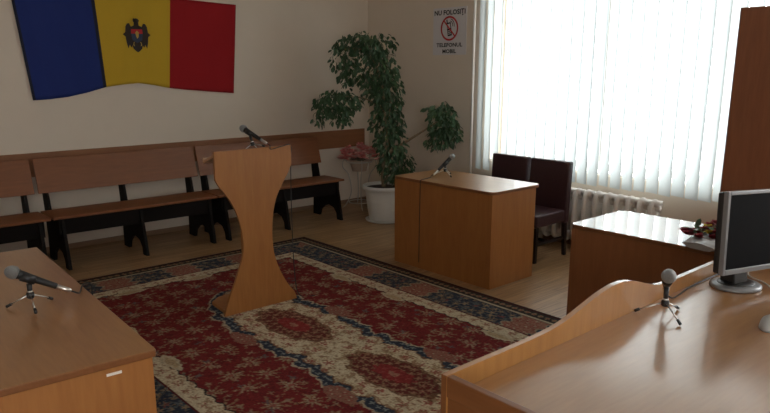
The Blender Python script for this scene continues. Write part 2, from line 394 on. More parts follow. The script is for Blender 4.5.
    fr, r, h = flowers(0.07, 0.065, 0.032, 6, 71, jit=0.4); put(pk & (fr < 1), rose*0.9, 0.9); put(pk & (fr < 0.45), cream*0.65)
    leaf = ((dpk/0.13)**1.5 + (np.abs(E-0.555)/0.045)**1.5) + 0.5*n1
    put(leaf < 1, cream*0.85); put(leaf < 0.5, olive*1.3, 0.7)
    put(E < 0.148, dark*1.2); put(E < 0.140, cream*0.72); put(E < 0.118, dark*1.4)
    al = np.mod(along, 0.055) - 0.0275
    put((E < 0.112) & (E > 0.030) & (np.abs(al) + np.abs(E-0.070) < 0.026 + 0.02*n3), olive, 0.75); put((E < 0.112) & (np.abs(al)+np.abs(E-0.070) < 0.010), rose)
    put(E < 0.026, dred*0.6); put(E < 0.012, dark)
    C *= (0.70 + 0.60*rng.random((nx, ny, 1)))
    zt = 0.0100 + 0.0010*rng.random((nx, ny))
    vs = np.stack([X, Y, zt], -1).reshape(-1, 3)
    idx = np.arange(nx*ny).reshape(nx, ny)
    q = np.stack([idx[:-1, :-1], idx[1:, :-1], idx[1:, 1:], idx[:-1, 1:]], -1).reshape(-1, 4)
    # skirt down to the floor
    ring = np.concatenate([idx[:, 0], idx[-1, 1:], idx[-2::-1, -1], idx[0, -2:0:-1]])
    nb = vs[ring].copy(); nb[:, 2] = 0.0005
    o0 = nx*ny; n = len(ring); k = np.arange(n)
    sk = np.stack([ring[k], o0+k, o0+(k+1) % n, ring[(k+1) % n]], -1)
    allv = np.concatenate([vs, nb]); allq = np.concatenate([q, sk])
    me = bpy.data.meshes.new('rug')
    me.vertices.add(len(allv)); me.vertices.foreach_set('co', allv.astype(np.float32).ravel())
    me.loops.add(allq.size); me.loops.foreach_set('vertex_index', allq.astype(np.int32).ravel())
    me.polygons.add(len(allq)); me.polygons.foreach_set('loop_start', np.arange(0, allq.size, 4, dtype=np.int32))
    me.update(calc_edges=True); me.validate()
    ca = me.color_attributes.new('weave', 'FLOAT_COLOR', 'POINT')
    cc = np.ones((len(allv), 4), np.float32); cc[:nx*ny, :3] = np.clip(C.reshape(-1, 3), 0, 1); cc[nx*ny:, :3] = cc[ring, :3]
    ca.data.foreach_set('color', cc.ravel())
    me.materials.append(M['rug'])
    o = bpy.data.objects.new('rug', me); COL.objects.link(o)
    tag(o, 'large red, cream and navy patterned rug on the plank floor', 'rug')
make_rug()
RUGZ = 0.0115

# ------------------------------------------------------------------ flag
def make_flag():
    r = thing('flag', 'blue, yellow and red flag with eagle emblem on the wall', 'flag', (WX+0.004, 2.6, 1.35))
    oy, oz = 2.6, 1.35
    bot = [(1.661, 1.374), (1.80, 1.380), (1.96, 1.397), (2.13, 1.432), (2.302, 1.478), (2.45, 1.497), (2.607, 1.510), (2.76, 1.487), (2.914, 1.457), (3.10, 1.436), (3.30, 1.418), (3.48, 1.402), (3.624, 1.390)]
    top = [(1.575, 2.28), (1.72, 2.275), (1.89, 2.272), (2.07, 2.278), (2.262, 2.30), (2.44, 2.325), (2.62, 2.335), (2.80, 2.325), (2.985, 2.312), (3.14, 2.306), (3.32, 2.300), (3.52, 2.292), (3.695, 2.288)]
    K = 6; cols = []
    for i in range(len(bot)-1):
        for k in range(K): cols.append((i + k/K))
    cols.append(len(bot)-1)
    def itp(a, t):
        i = min(int(t), len(a)-2); f = t-i; return tuple(a[i][q]*(1-f)+a[i+1][q]*f for q in (0, 1))
    R = 24; vs = []; fs = []; mi = []
    for t in cols:
        b = itp(bot, t); tp = itp(top, t)
        for j in range(R+1):
            s = j/R; y = b[0]*(1-s)+tp[0]*s; z = b[1]*(1-s)+tp[1]*s
            fold = 0.006*math.sin(t*2.6 + s*1.5) + 0.010*math.exp(-((t-6+0.4*s)/0.35)**2)*(1-s)**0.5 + 0.006*math.exp(-((t-7.2+1.6*s)/0.2)**2) + 0.006*math.exp(-((t-4.9-0.9*s)/0.2)**2)
            vs.append((0.010 + abs(fold), y-oy, z-oz))
    nc = len(cols)
    for i in range(nc-1):
        t = (cols[i]+cols[i+1])/2; m = 0 if t < 4 else (1 if t < 8 else 2)
        if cols[i] < 0.12 or (3.82 < t < 4): m = 3
        for j in range(R): fs.append((i*(R+1)+j, (i+1)*(R+1)+j, (i+1)*(R+1)+j+1, i*(R+1)+j+1)); mi.append(m)
    mb = MB(); mb.add(vs, fs); mb.mi = mi
    c = mb.build('cloth', [M['blue'], M['yellow'], M['red'], M['hem']], r, smooth=True)
    so = c.modifiers.new('thick', 'SOLIDIFY'); so.thickness = 0.002
    # emblem: dark eagle with red over blue shield
    em = bpy.data.objects.new('emblem', None); COL.objects.link(em); em.parent = r
    cy, cz = 2.622 - oy, 1.962 - oz; k = 0.155
    em.location = (0.030, cy, cz)
    def poly(pts, x, name, mat):
        MB().prism([(p[0]*k, p[1]*k) for p in pts], x, x+0.0015, 'YZ').build(name, mat, em)
    half = [(0.0, 0.92), (0.10, 0.90), (0.20, 0.80), (0.14, 0.66), (0.16, 0.50), (0.34, 0.42), (0.42, 0.62), (0.56, 0.60), (0.66, 0.42), (0.70, 0.10), (0.86, -0.04), (0.70, -0.16), (0.66, -0.52), (0.58, -0.86), (0.48, -0.62), (0.40, -0.80), (0.32, -0.66), (0.26, -0.86), (0.12, -1.0)]
    poly(half + [(0, -1.08)] + [(-x, y) for x, y in half[:0:-1]] + [(-0.12, 0.93), (-0.2, 0.86)], 0.0, 'eagle', M['eagle'])
    poly([(-0.34, 0.28), (0.34, 0.28), (0.36, 0.02), (-0.36, 0.02)], 0.002, 'shield_upper', M['shieldred'])
    poly([(-0.36, 0.02), (0.36, 0.02), (0.30, -0.36), (0, -0.52), (-0.30, -0.36)], 0.002, 'shield_lower', M['shieldblue'])
    poly([(-0.10, 0.08), (0.0, 0.2), (0.12, 0.1), (0.08, -0.18), (0.0, -0.28), (-0.06, -0.14)], 0.004, 'charge', M['gold'])
    poly([(-0.2, 0.80), (-0.32, 0.72), (-0.18, 0.72)], 0.002, 'beak', M['gold'])
    for s in (-1, 1):
        poly([(s*0.16, -0.46), (s*0.24, -0.50), (s*0.28, -0.66), (s*0.18, -0.72), (s*0.22, -0.58)], 0.002, 'claw', M['gold'])
make_flag()

# ------------------------------------------------------------------ no phone notice
def make_notice():
    x0, x1, z0, z1 = -5.432, -4.945, 1.788, 2.278
    r = thing('sign', 'white notice forbidding mobile phones on the wall beside the blinds', 'sign', ((x0+x1)/2, NY-0.003, (z0+z1)/2))
    hw, hh = (x1-x0)/2, (z1-z0)/2
    MB().box((-hw, -0.002, -hh), (hw, 0.002, hh)).build('sheet', M['paper'], r)
    def text(s, z, size, wid):
        cu = bpy.data.curves.new('lettering', 'FONT'); cu.body = s; cu.align_x = 'CENTER'; cu.size = size; cu.offset = size*0.032; cu.resolution_u = 2
        tmp = bpy.data.objects.new('tmp_text', cu); COL.objects.link(tmp)
        bpy.context.view_layer.update()
        me = bpy.data.meshes.new_from_object(tmp.evaluated_get(bpy.context.evaluated_depsgraph_get()))
        bpy.data.objects.remove(tmp); bpy.data.curves.remove(cu)
        xs = [v.co.x for v in me.vertices]; cw = max(xs)-min(xs); k = wid/cw
        for v in me.vertices: v.co = (v.co.x*k, -0.0035, v.co.y)
        word = bpy.data.objects.new('lettering', None); COL.objects.link(word); word.parent = r; word.location = (0, 0, z)
        nv = len(me.vertices); par = list(range(nv))
        def find(a):
            while par[a] != a: par[a] = par[par[a]]; a = par[a]
            return a
        for e in me.edges: par[find(e.vertices[0])] = find(e.vertices[1])
        isl = {}
        for f in me.polygons: isl.setdefault(find(f.vertices[0]), []).append(tuple(f.vertices))
        for fs in isl.values():
            ids = sorted({v for f in fs for v in f}); mp = {v: k for k, v in enumerate(ids)}
            m = MB(); m.add([me.vertices[v].co[:] for v in ids], [tuple(mp[v] for v in f) for f in fs]); m.build('letter', M['ink'], word)
        bpy.data.meshes.remove(me)
    text('NU FOLOSI\u0162I', 0.172, 0.068, 0.45); text('TELEFONUL', -0.160, 0.056, 0.38); text('MOBIL', -0.226, 0.056, 0.20)
    cz = 0.03; m = MB(); n = 48; R1, R0 = 0.128, 0.108
    vs = [(q*math.cos(2*PI*i/n), -0.0045, cz+q*math.sin(2*PI*i/n)) for q in (R1, R0) for i in range(n)]
    m.add(vs, [(i, (i+1) % n, n+(i+1) % n, n+i) for i in range(n)]).build('prohibition_ring', M['signred'], r)
    MB().box((-0.112, -0.0062, cz-0.008), (0.112, -0.0052, cz+0.008), R=Matrix.Rotation(PI/4, 3, 'Y'), c=(0, 0, cz)).build('prohibition_bar', M['signred'], r)
    p = MB(); Rm = Matrix.Rotation(-0.15, 3, 'Y')
    p.box((-0.034, -0.0042, cz-0.078), (0.026, -0.0032, cz+0.062), R=Rm, c=(0, 0, cz))
    p.box((-0.032, -0.0042, cz+0.062), (-0.018, -0.0032, cz+0.096), R=Rm, c=(0, 0, cz))
    for k in range(2):
        q = 0.052 + 0.022*k
        p.add([(0.0+r_*math.cos(t*0.22-0.2), -0.004, cz+0.03+r_*math.sin(t*0.22-0.2)) for r_ in (q, q-0.009) for t in range(8)], [(i, i+1, 9+i, 8+i) for i in range(7)])
    ph = p.build('phone_drawing', M['ink'], r)
    kk = MB()
    for i in range(3):
        for j in range(3): kk.box((-0.023+i*0.014, -0.0050, cz-0.062+j*0.017), (-0.014+i*0.014, -0.0046, cz-0.052+j*0.017), R=Rm, c=(0, 0, cz))
    kk.box((-0.024, -0.0050, cz+0.002), (0.016, -0.0046, cz+0.048), R=Rm, c=(0, 0, cz))
    kk.build('keypad', M['paper'], ph)
make_notice()

# ------------------------------------------------------------------ benches
def make_bench(yc, label, hl=0.757):
    r = thing('bench', label, 'bench', (-6.05, yc, 0), 0, 'wooden benches along the flag wall')
    ox = 6.05
    MB().box((-5.865+ox, -hl, 0.428), (0, hl, 0.450)).box((0, -hl, 0.428), (-6.235+ox, hl, 0.450)) if False else None
    MB().box((-6.235+ox, -hl, 0.428), (-5.865+ox, hl, 0.450)).build('seat', M['bench'], r, bevel=0.004)
    prof = [(-6.262+ox, 0.60), (-6.242+ox, 0.598), (-6.325+ox, 0.888), (-6.345+ox, 0.886)]
    MB().prism(prof, -hl+0.006, hl-(0.035 if yc > 3 else 0.006), 'XZ').build('backrest', M['bench'], r, bevel=0.003)
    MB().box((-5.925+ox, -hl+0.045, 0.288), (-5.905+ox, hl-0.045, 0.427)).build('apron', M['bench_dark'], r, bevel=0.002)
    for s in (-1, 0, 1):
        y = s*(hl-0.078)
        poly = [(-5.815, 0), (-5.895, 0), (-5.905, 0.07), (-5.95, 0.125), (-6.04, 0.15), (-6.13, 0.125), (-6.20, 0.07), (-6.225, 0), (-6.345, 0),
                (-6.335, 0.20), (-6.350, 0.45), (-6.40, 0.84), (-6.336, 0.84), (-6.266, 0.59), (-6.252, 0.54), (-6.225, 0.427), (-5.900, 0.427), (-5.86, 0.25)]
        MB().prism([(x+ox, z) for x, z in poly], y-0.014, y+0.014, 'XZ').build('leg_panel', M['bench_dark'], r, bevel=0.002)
make_bench(0.765, 'wooden bench at the left edge, beyond the front left desk')
make_bench(2.283, 'middle wooden bench against the flag wall, left of the lectern', 0.742)
make_bench(3.803, 'wooden bench beside the pink flowers, partly behind the lectern', 0.768)

# ------------------------------------------------------------------ desks
def rounded_rect(x0, y0, x1, y1, r, n=5):
    pts = []
    for cx, cy, a0 in ((x1-r, y1-r, 0), (x0+r, y1-r, PI/2), (x0+r, y0+r, PI), (x1-r, y0+r, 1.5*PI)):
        for k in range(n+1):
            a = a0 + k*PI/2/n; pts.append((cx+r*math.cos(a), cy+r*math.sin(a)))
    return pts
def desk(name, label, loc, rz, w, d, top_mat, front='-y', h=0.755, over=0.012, back_over=0.05, rad=0.05, edge='edge', group='beech laminate desks'):
    r = thing(name, label, 'desk', loc, rz, group)
    s = -1 if front == '-y' else 1
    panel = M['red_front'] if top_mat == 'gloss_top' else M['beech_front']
    t = 0.024
    tb = MB(); P = rounded_rect(-w/2, -d/2, w/2, d/2, rad); n = len(P)
    tb.add([(x, y, h-t) for x, y in P] + [(x, y, h) for x, y in P], [tuple(range(n))[::-1]] + [(i, (i+1) % n, n+(i+1) % n, n+i) for i in range(n)], 1)
    tb.add([(x, y, h) for x, y in P], [tuple(range(n))], 0)
    # weld the two rings
    o = tb.build('desktop', [M[top_mat], M[edge]], r)
    bm = bmesh.new(); bm.from_mesh(o.data); bmesh.ops.remove_doubles(bm, verts=bm.verts, dist=1e-5); bmesh.ops.recalc_face_normals(bm, faces=bm.faces); bm.to_mesh(o.data); bm.free()
    b = o.modifiers.new('bevel', 'BEVEL'); b.width = 0.003; b.segments = 2; b.limit_method = 'ANGLE'; b.angle_limit = 0.9
    f0 = s*(d/2-over); f1 = s*(d/2-over-0.018); k0 = -s*(d/2-back_over)
    xa = w/2-over
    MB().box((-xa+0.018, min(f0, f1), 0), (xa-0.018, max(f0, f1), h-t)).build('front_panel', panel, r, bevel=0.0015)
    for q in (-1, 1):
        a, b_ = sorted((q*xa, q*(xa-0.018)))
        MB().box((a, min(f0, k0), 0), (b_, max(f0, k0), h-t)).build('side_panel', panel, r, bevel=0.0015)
    return r
d1 = desk('desk', 'beech desk with a microphone, in front of two leather chairs', (-3.70, 4.1325, 0), 0, 1.10, 0.595, 'beech_top')
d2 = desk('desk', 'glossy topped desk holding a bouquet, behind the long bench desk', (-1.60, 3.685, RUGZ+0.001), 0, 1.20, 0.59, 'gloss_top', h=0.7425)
d3 = desk('desk', 'beech desk in the lower left corner with a microphone', (-2.882, 0.520, 0), math.radians(-2.6), 1.665, 0.64, 'beech_top', front='+y', rad=0.012)
MB().box((0.8190, 0.160, 0.702), (0.8220, 0.207, 0.711)).build('sticker', M['sticker'], d3)

def judge_desk():
    r = thing('judges_desk', 'long beech desk in the foreground with raised wavy front board', 'desk', (-0.82, 2.32, 0))
    ox, oy = 0.82, -2.32
    y0, y1 = 1.285, 3.350; z0 = RUGZ + 0.001
    xo, xi = -1.217, -1.197
    def hump(y):
        pts = [(1.285, 0.810), (1.62, 0.810), (1.76, 0.813), (1.86, 0.824), (1.97, 0.852), (2.08, 0.879), (2.18, 0.890), (2.26, 0.884), (2.34, 0.862), (2.42, 0.834), (2.50, 0.813), (2.62, 0.808), (3.35, 0.808)]
        for (a, za), (b, zb) in zip(pts, pts[1:]):
            if a <= y <= b:
                t = (y-a)/(b-a); return za*(1-t)+zb*t
        return 0.81
    ys = [y0 + (y1-y0)*i/90 for i in range(91)]
    zs = [hump(y) for y in ys]
    for _ in range(3): zs = [zs[0]] + [(zs[i-1]+2*zs[i]+zs[i+1])/4 for i in range(1, 90)] + [zs[-1]]
    pr = [(y0, z0), (y1, z0)] + [(ys[i], zs[i]) for i in range(90, -1, -1)]
    n = len(pr); mb = MB()
    vs = [(xo+ox, p[0]+oy, p[1]) for p in pr] + [(xi+ox, p[0]+oy, p[1]) for p in pr]
    mb.add(vs, [tuple(range(n))[::-1], tuple(range(n, 2*n))], 0)
    mb.mi = [0, 0]
    fs = [(i, (i+1) % n, n+(i+1) % n, n+i) for i in range(n)]
    for i, f in enumerate(fs): mb.f.append(f); mb.mi.append(1 if 2 <= i < n-1 else 2)
    mb.build('wavy_front_board', [M['beech_board'], M['edge_pale'], M['edge']], r)
    x1 = -0.42
    MB().box((xi+ox, y0+0.025+oy, 0.727), (x1+ox, y1-0.025+oy, 0.750)).build('desktop', M['beech_bench_top'], r, bevel=0.001)
    for a, b in ((y0, y0+0.025), (y1-0.025, y1)):
        MB().box((xi+ox, a+oy, 0.745), (x1+ox, b+oy, 0.8085)).build('end_lip', M['edge'], r, bevel=0.003)
        aa, bb = (a+0.006, b) if a == y0 else (a, b-0.006)
        MB().box((xi+ox, aa+oy, z0), (x1-0.05+ox, bb+oy, 0.7445)).build('side_panel', M['edge'], r, bevel=0.002)
judge_desk()
DT = 0.750

# ------------------------------------------------------------------ lectern
def make_lectern():
    r = thing('lectern', 'beech lectern with hourglass front board standing on the rug', 'lectern', (-4.02, 2.315, RUGZ))
    ox, oy, oz = 4.02, -2.315, -RUGZ
    left = [(2.024, 1.128), (2.024, 0.945), (2.045, 0.905), (2.085, 0.852), (2.125, 0.790), (2.166, 0.705), (2.192, 0.610), (2.205, 0.507), (2.195, 0.405), (2.155, 0.302), (2.122, 0.220), (2.089, 0.154), (2.060, 0.080), (2.037, RUGZ+0.001)]
    right = [(2.606, 1.132), (2.608, 1.004), (2.580, 0.945), (2.530, 0.872), (2.479, 0.786), (2.452, 0.700), (2.438, 0.612), (2.433, 0.500), (2.441, 0.393), (2.472, 0.285), (2.517, 0.190), (2.560, 0.120), (2.600, 0.070), (2.620, RUGZ+0.001)]
    def den(a):
        p = bez([(y, z, 0) for y, z in a], 4); return [(q.x, q.y) for q in p]
    prof = left[:2] + den(left[1:])[1:] + den(right[1:])[::-1][:-1] + [right[1], right[0]]
    MB().prism([(y+oy, z+oz) for y, z in prof], -3.963+ox, -3.943+ox, 'YZ').build('front_board', M['beech_front'], r, bevel=0.001)
    base = [(-3.944, 2.075), (-3.944, 2.585), (-4.00, 2.60), (-4.16, 2.585), (-4.27, 2.50), (-4.30, 2.315), (-4.27, 2.12), (-4.20, 2.045), (-4.06, 2.035), (-3.964, 2.045)]
    base = [(-3.964, 2.06), (-3.964, 2.60), (-4.05, 2.60), (-4.20, 2.57), (-4.29, 2.47), (-4.31, 2.315), (-4.29, 2.17), (-4.22, 2.085)]
    MB().prism([(x+ox, y+oy) for x, y in base], 0.001, 0.024, 'XY').build('base', M['beech_front'], r, bevel=0.003)
    MB().box((-4.16+ox, 2.305+oy, 0.0245), (-3.9635+ox, 2.325+oy, 1.065)).build('spine', M['beech_front'], r, bevel=0.002)
    R = Matrix.Rotation(-0.34, 3, 'Y')
    c = (-3.966+ox, 0, 1.128+oz)
    sh = MB().box((-4.185+ox, 2.062+oy, 1.106+oz), (-3.967+ox, 2.60+oy, 1.124+oz), R=R, c=c)
    sh.build('reading_shelf', M['edge_pale'], r, bevel=0.002)
    MB().box((-4.202+ox, 2.062+oy, 1.104+oz), (-4.186+ox, 2.60+oy, 1.140+oz), R=R, c=c).build('book_stop', M['edge_pale'], r, bevel=0.002)
make_lectern()

# ------------------------------------------------------------------ microphones
def mic(label, loc, az, tilt=0.5, legrot=0.0, cable=None, lean=0.0, pivot_h=0.118, reach=0.100, slide=0.0):
    r = thing('microphone', label, 'microphone', loc, az, 'tabletop microphones on small tripods'); r.rotation_euler = (0, lean, az)
    hub_z = 0.050
    MB().lathe([(0.010, hub_z-0.012), (0.014, hub_z-0.008), (0.014, hub_z+0.010), (0.009, hub_z+0.013)], n=16).build('hub', M['black'], r, smooth=True)
    for k in range(3):
        a = legrot + PI/2*0 + math.radians(30+120*k); d = Vector((math.cos(a), math.sin(a), 0))
        lg = MB().tube([d*0.010 + Vector((0, 0, hub_z)), d*reach + Vector((0, 0, 0.010))], 0.0028, 8).build('leg', M['steel'], r, smooth=True)
        MB().tube([d*(reach-0.014) + Vector((0, 0, 0.0165)), d*(reach+0.004) + Vector((0, 0, 0.0065))], 0.0058, 8).build('rubber_foot', M['black'], lg, smooth=True)
    MB().tube([(0, 0, hub_z+0.01), (0, 0, pivot_h-0.022)], [0.0085, 0.010], 12).build('stem', M['black'], r, smooth=True)
    MB().lathe([(0.0088, 0), (0.0102, 0.001), (0.0102, 0.006), (0.0088, 0.007)], c=(0, 0, hub_z+0.012), n=16).build('collar', M['steel'], r, smooth=True)
    ax = Vector((math.cos(tilt), 0, math.sin(tilt))); pv = Vector((0, 0, pivot_h))
    nrm = Vector((-math.sin(tilt), 0, math.cos(tilt)))
    MB().tube([pv - ax*0.026, pv + ax*0.026], [0.0175, 0.0195], 14).build('clip', M['black'], r, smooth=True)
    q = lambda s: pv + ax*(s+slide) + nrm*0.003
    MB().tube([q(-0.082), q(-0.080), q(-0.02), q(0.055), q(0.062)], [0.0105, 0.0115, 0.0135, 0.0180, 0.0205], 16).build('body', M['black'], r, smooth=True)
    Rm = Vector((0, 0, 1)).rotation_difference(ax).to_matrix()
    prof = [(0.019, 0.0)] + [(0.0255, 0.008), (0.0262, 0.013), (0.0255, 0.018)] + [(0.0255*math.cos(t), 0.018+0.029*math.sin(t)) for t in [i*PI/2/8 for i in range(1, 9)]]
    MB().lathe(prof, c=q(0.062), n=24, R=Rm).build('grille', M['mesh'], r, smooth=True)
    MB().tube([q(-0.138), q(-0.132), q(-0.082)], [0.006, 0.0092, 0.0092], 12).build('plug', M['steel'], r, smooth=True)
    if cable:
        inv = (Matrix.Rotation(az, 3, 'Z') @ Matrix.Rotation(lean, 3, 'Y')).inverted()
        e = q(-0.165); e.z = max(e.z, 0.0055) if not lean else e.z
        pts = [q(-0.136), e] + [inv @ (Vector(p)-Vector(loc)) for p in cable]
        MB().tube(bez(pts, 8), 0.0032, 8).build('cable', M['cablem'], r, smooth=True)
mic('microphone on a small tripod on the foreground desk beside the monitor', (-1.096, 2.352, DT+0.0005), math.radians(-62), 0.50, 0.0,
    [(-1.165, 2.56, DT+0.0045), (-1.182, 2.74, DT+0.0045), (-1.185, 2.92, DT+0.0045), (-1.182, 3.20, DT+0.0045)], pivot_h=0.134)
mic('microphone on a small tripod on the lower left desk', (-2.735, 0.607, 0.7555), math.radians(-102), 0.50, math.radians(-54),
    [(-2.78, 0.800, 0.765), (-2.86, 0.832, 0.762), (-2.885, 0.853, 0.762), (-2.90, 0.880, 0.750), (-2.905, 0.884, 0.70), (-2.905, 0.884, 0.30), (-2.91, 0.90, 0.02), (-2.95, 1.05, 0.016), (-3.2, 1.3, 0.0155)], slide=-0.022, reach=0.088)
mic('microphone on a small tripod on the desk near the leather chairs', (-3.935, 4.150, 0.7555), math.radians(62), 0.74, 0.2,
    [(-3.95, 3.99, 0.760), (-3.92, 3.91, 0.760), (-3.903, 3.845, 0.761), (-3.902, 3.825, 0.750), (-3.902, 3.824, 0.70), (-3.905, 3.822, 0.35), (-3.91, 3.825, 0.06)], pivot_h=0.104)
mic('microphone on a small tripod on top of the lectern', (-4.050, 2.385, 1.0965), math.radians(200), 0.76, 0.4,
    [(-3.90, 2.42, 1.120), (-3.915, 2.52, 1.132), (-3.955, 2.613, 1.125), (-3.975, 2.622, 1.00), (-3.98, 2.62, 0.60), (-3.98, 2.63, 0.20), (-3.97, 2.66, 0.022), (-3.9, 2.75, 0.0155)], lean=0.33, slide=-0.024, pivot_h=0.130)

# ------------------------------------------------------------------ chairs
def make_chair(x, label):
    r = thing('chair', label, 'chair', (x, 4.90, 0), 0, 'dark leather chairs by the window')
    hw = 0.212
    MB().box((-hw, -0.235, 0.315), (hw, 0.185, 0.425)).build('seat', M['leather'], r, bevel=0.018, seg=3)
    R = Matrix.Rotation(-0.05, 3, 'X')
    MB().box((-hw, 0.187, 0.30), (hw, 0.250, 0.848), R=R, c=(0, 0.19, 0.30)).build('backrest', M['leather'], r, bevel=0.016, seg=3)
    for sx in (-1, 1):
        MB().tube([(sx*(hw-0.022), -0.208, 0), (sx*(hw-0.022), -0.208, 0.314)], [0.021, 0.026], 4).build('leg', M['chairleg'], r)
        MB().tube([(sx*(hw-0.020), 0.232, 0), (sx*(hw-0.020), 0.208, 0.302)], [0.021, 0.026], 4).build('leg', M['chairleg'], r)
        MB().box((sx*(hw-0.022)-0.011, -0.19, 0.150), (sx*(hw-0.022)+0.011, 0.200, 0.178)).build('stretcher', M['chairleg'], r, bevel=0.003)
    MB().box((-hw+0.03, -0.02, 0.152), (hw-0.03, 0.004, 0.176)).build('stretcher', M['chairleg'], r, bevel=0.003)
make_chair(-3.560, 'burgundy leather chair on the right, nearest the radiator')
make_chair(-4.012, 'burgundy leather chair on the left, mostly behind the desk')

# ------------------------------------------------------------------ cabinet
def make_cabinet():
    r = thing('cabinet', 'tall brown cabinet in front of the blinds at right edge', 'cabinet', (-1.38, 5.09, 0))
    hw, h = 0.59, 2.042
    b = MB()
    b.box((-hw, -0.17, 0.0), (-hw+0.02, 0.19, h)).box((hw-0.02, -0.17, 0.0), (hw, 0.19, h)).box((-hw+0.02, -0.17, h-0.02), (hw-0.02, 0.19, h)).box((-hw+0.02, -0.17, 0.06), (hw-0.02, 0.19, 0.08)).box((-hw+0.02, 0.17, 0.08), (hw-0.02, 0.185, h-0.02)).box((-hw+0.02, -0.14, 0), (hw-0.02, -0.12, 0.06))
    b.build('body', M['cab'], r, bevel=0.001)
    for s in (-1, 1):
        a, c = sorted((s*0.0015, s*hw))
        d = MB().box((a+(0.006 if s < 0 else 0), -0.190, 0.062), (c, -0.171, h)).build('door', M['cab'], r, bevel=0.001)
        if s < 0: MB().box((a, -0.190, 0.062), (a+0.006, -0.171, h)).build('edge_band', M['cab_edge'], d)
        MB().tube(bez([(s*0.05, -0.190, 1.00), (s*0.05, -0.215, 1.01), (s*0.05, -0.215, 1.11), (s*0.05, -0.190, 1.12)], 4), 0.005, 8).build('handle', M['steel'], d, smooth=True)
make_cabinet()

# ------------------------------------------------------------------ monitor and mouse
def make_monitor():
    r = thing('monitor', 'silver framed flat monitor with a dark screen on the foreground desk', 'monitor', (-1.066, 2.915, DT), math.radians(-12.5))
    # local: screen faces +x, width along y
    bs = MB(); prof = [(0.104, 0.0005), (0.108, 0.004), (0.108, 0.010), (0.099, 0.017), (0.06, 0.021)]
    bs.lathe(prof, n=40); bo = bs.build('base', M['silver'], r, smooth=True)
    bo.scale = (0.90, 1.0, 1.0)
    MB().lathe([(0.080, 0.017), (0.075, 0.0225), (0.03, 0.0235)], n=32).build('base_inlay', M['black'], r, smooth=True).scale = (0.9, 1, 1)
    MB().prism([(-0.045, 0.022), (0.025, 0.022), (0.005, 0.13), (-0.030, 0.20), (-0.055, 0.20)], -0.045, 0.045, 'XZ').build('neck', M['black'], r, bevel=0.006)
    hd = bpy.data.objects.new('display', None); COL.objects.link(hd); hd.parent = r; hd.location = (0.0, 0.076, 0.236)
    hd.rotation_euler = (math.radians(-2.5), math.radians(-4), 0)
    hw, hh = 0.212, 0.172; t = 0.022
    bz = MB()
    bz.box((0, -hw, -hh), (0.022, -hw+0.016, hh)).box((0, hw-0.016, -hh), (0.022, hw, hh)).box((0, -hw+0.016, hh-0.016), (0.022, hw-0.016, hh)).box((0, -hw+0.016, -hh), (0.022, hw-0.016, -hh+t))
    bz.build('bezel', M['silver'], hd, bevel=0.003)
    MB().box((0.004, -hw+0.016, -hh+t), (0.016, hw-0.016, hh-0.016)).build('screen', M['screen'], hd)
    bk = MB().box((-0.030, -hw+0.004, -hh+0.004), (0, hw-0.004, hh-0.004)); bk.box((-0.055, -0.13, -0.11), (-0.030, 0.13, 0.11))
    bk.build('back_shell', M['black'], hd, bevel=0.008)
make_monitor()
def make_mouse():
    r = thing('mouse', 'pale grey computer mouse on the foreground desk at right edge', 'mouse', (-0.790, 2.540, DT), math.radians(8)); r.scale = (1.12, 1.35, 1.12)
    m = MB(); vs = []; fs = []; n, k = 28, 7
    for j in range(k+1):
        t = j/k*PI/2; c, s = math.cos(t)**0.6 if j < k else 0.02, math.sin(t)
        for i in range(n):
            a = 2*PI*i/n; y = 0.060*math.sin(a); wd = 0.033*(1-0.12*math.sin(a)); hgt = 0.036*(1-0.25*math.sin(a))
            vs.append((wd*math.cos(a)*c, y*c, 0.001 + hgt*s))
    for j in range(k):
        for i in range(n): fs.append((j*n+i, j*n+(i+1) % n, (j+1)*n+(i+1) % n, (j+1)*n+i))
    fs += [tuple(range(n))[::-1], tuple(range(k*n, (k+1)*n))]
    m.add(vs, fs).build('body', M['mouse'], r, smooth=True)
    MB().box((-0.003, 0.022, 0.027), (0.003, 0.040, 0.034)).build('scroll_wheel', M['silver'], r, bevel=0.002)
    inv = Matrix.Rotation(-math.radians(8), 3, 'Z'); L0 = Vector((-0.790, 2.540, DT))
    pts = [(-0.800, 2.602, DT+0.012), (-0.800, 2.65, DT+0.006), (-0.80, 2.72, DT+0.004), (-0.84, 2.86, DT+0.004), (-0.93, 2.965, DT+0.004), (-1.00, 3.05, DT+0.004), (-1.08, 3.10, DT+0.004), (-1.12, 3.2, DT+0.004)]
    cb = MB().tube(bez([inv @ (Vector(p)-L0) for p in pts], 6), 0.0030, 8).build('cable', M['greycable'], r, smooth=True); cb.scale = (1/1.12, 1/1.35, 1/1.12)
make_mouse()

# ------------------------------------------------------------------ leaves
def leaf_quads(m, p, d, nrm, L, W, mi=0):
    d = d.normalized(); s = d.cross(nrm)
    if s.length < 1e-4: s = d.orthogonal()
    s.normalize(); n2 = s.cross(d)
    pts = [p, p + d*L*0.35 + s*W*0.5 + n2*W*0.12, p + d*L*0.75 + s*W*0.36 + n2*W*0.05, p + d*L - n2*L*0.10, p + d*L*0.75 - s*W*0.36 + n2*W*0.05, p + d*L*0.35 - s*W*0.5 + n2*W*0.12, p + d*L*0.4 - n2*W*0.02, p + d*L*0.75 - n2*W*0.05]
    m.add(pts, [(0, 1, 6), (1, 2, 7, 6), (2, 3, 7), (3, 4, 7), (4, 5, 6, 7), (5, 0, 6)], mi)

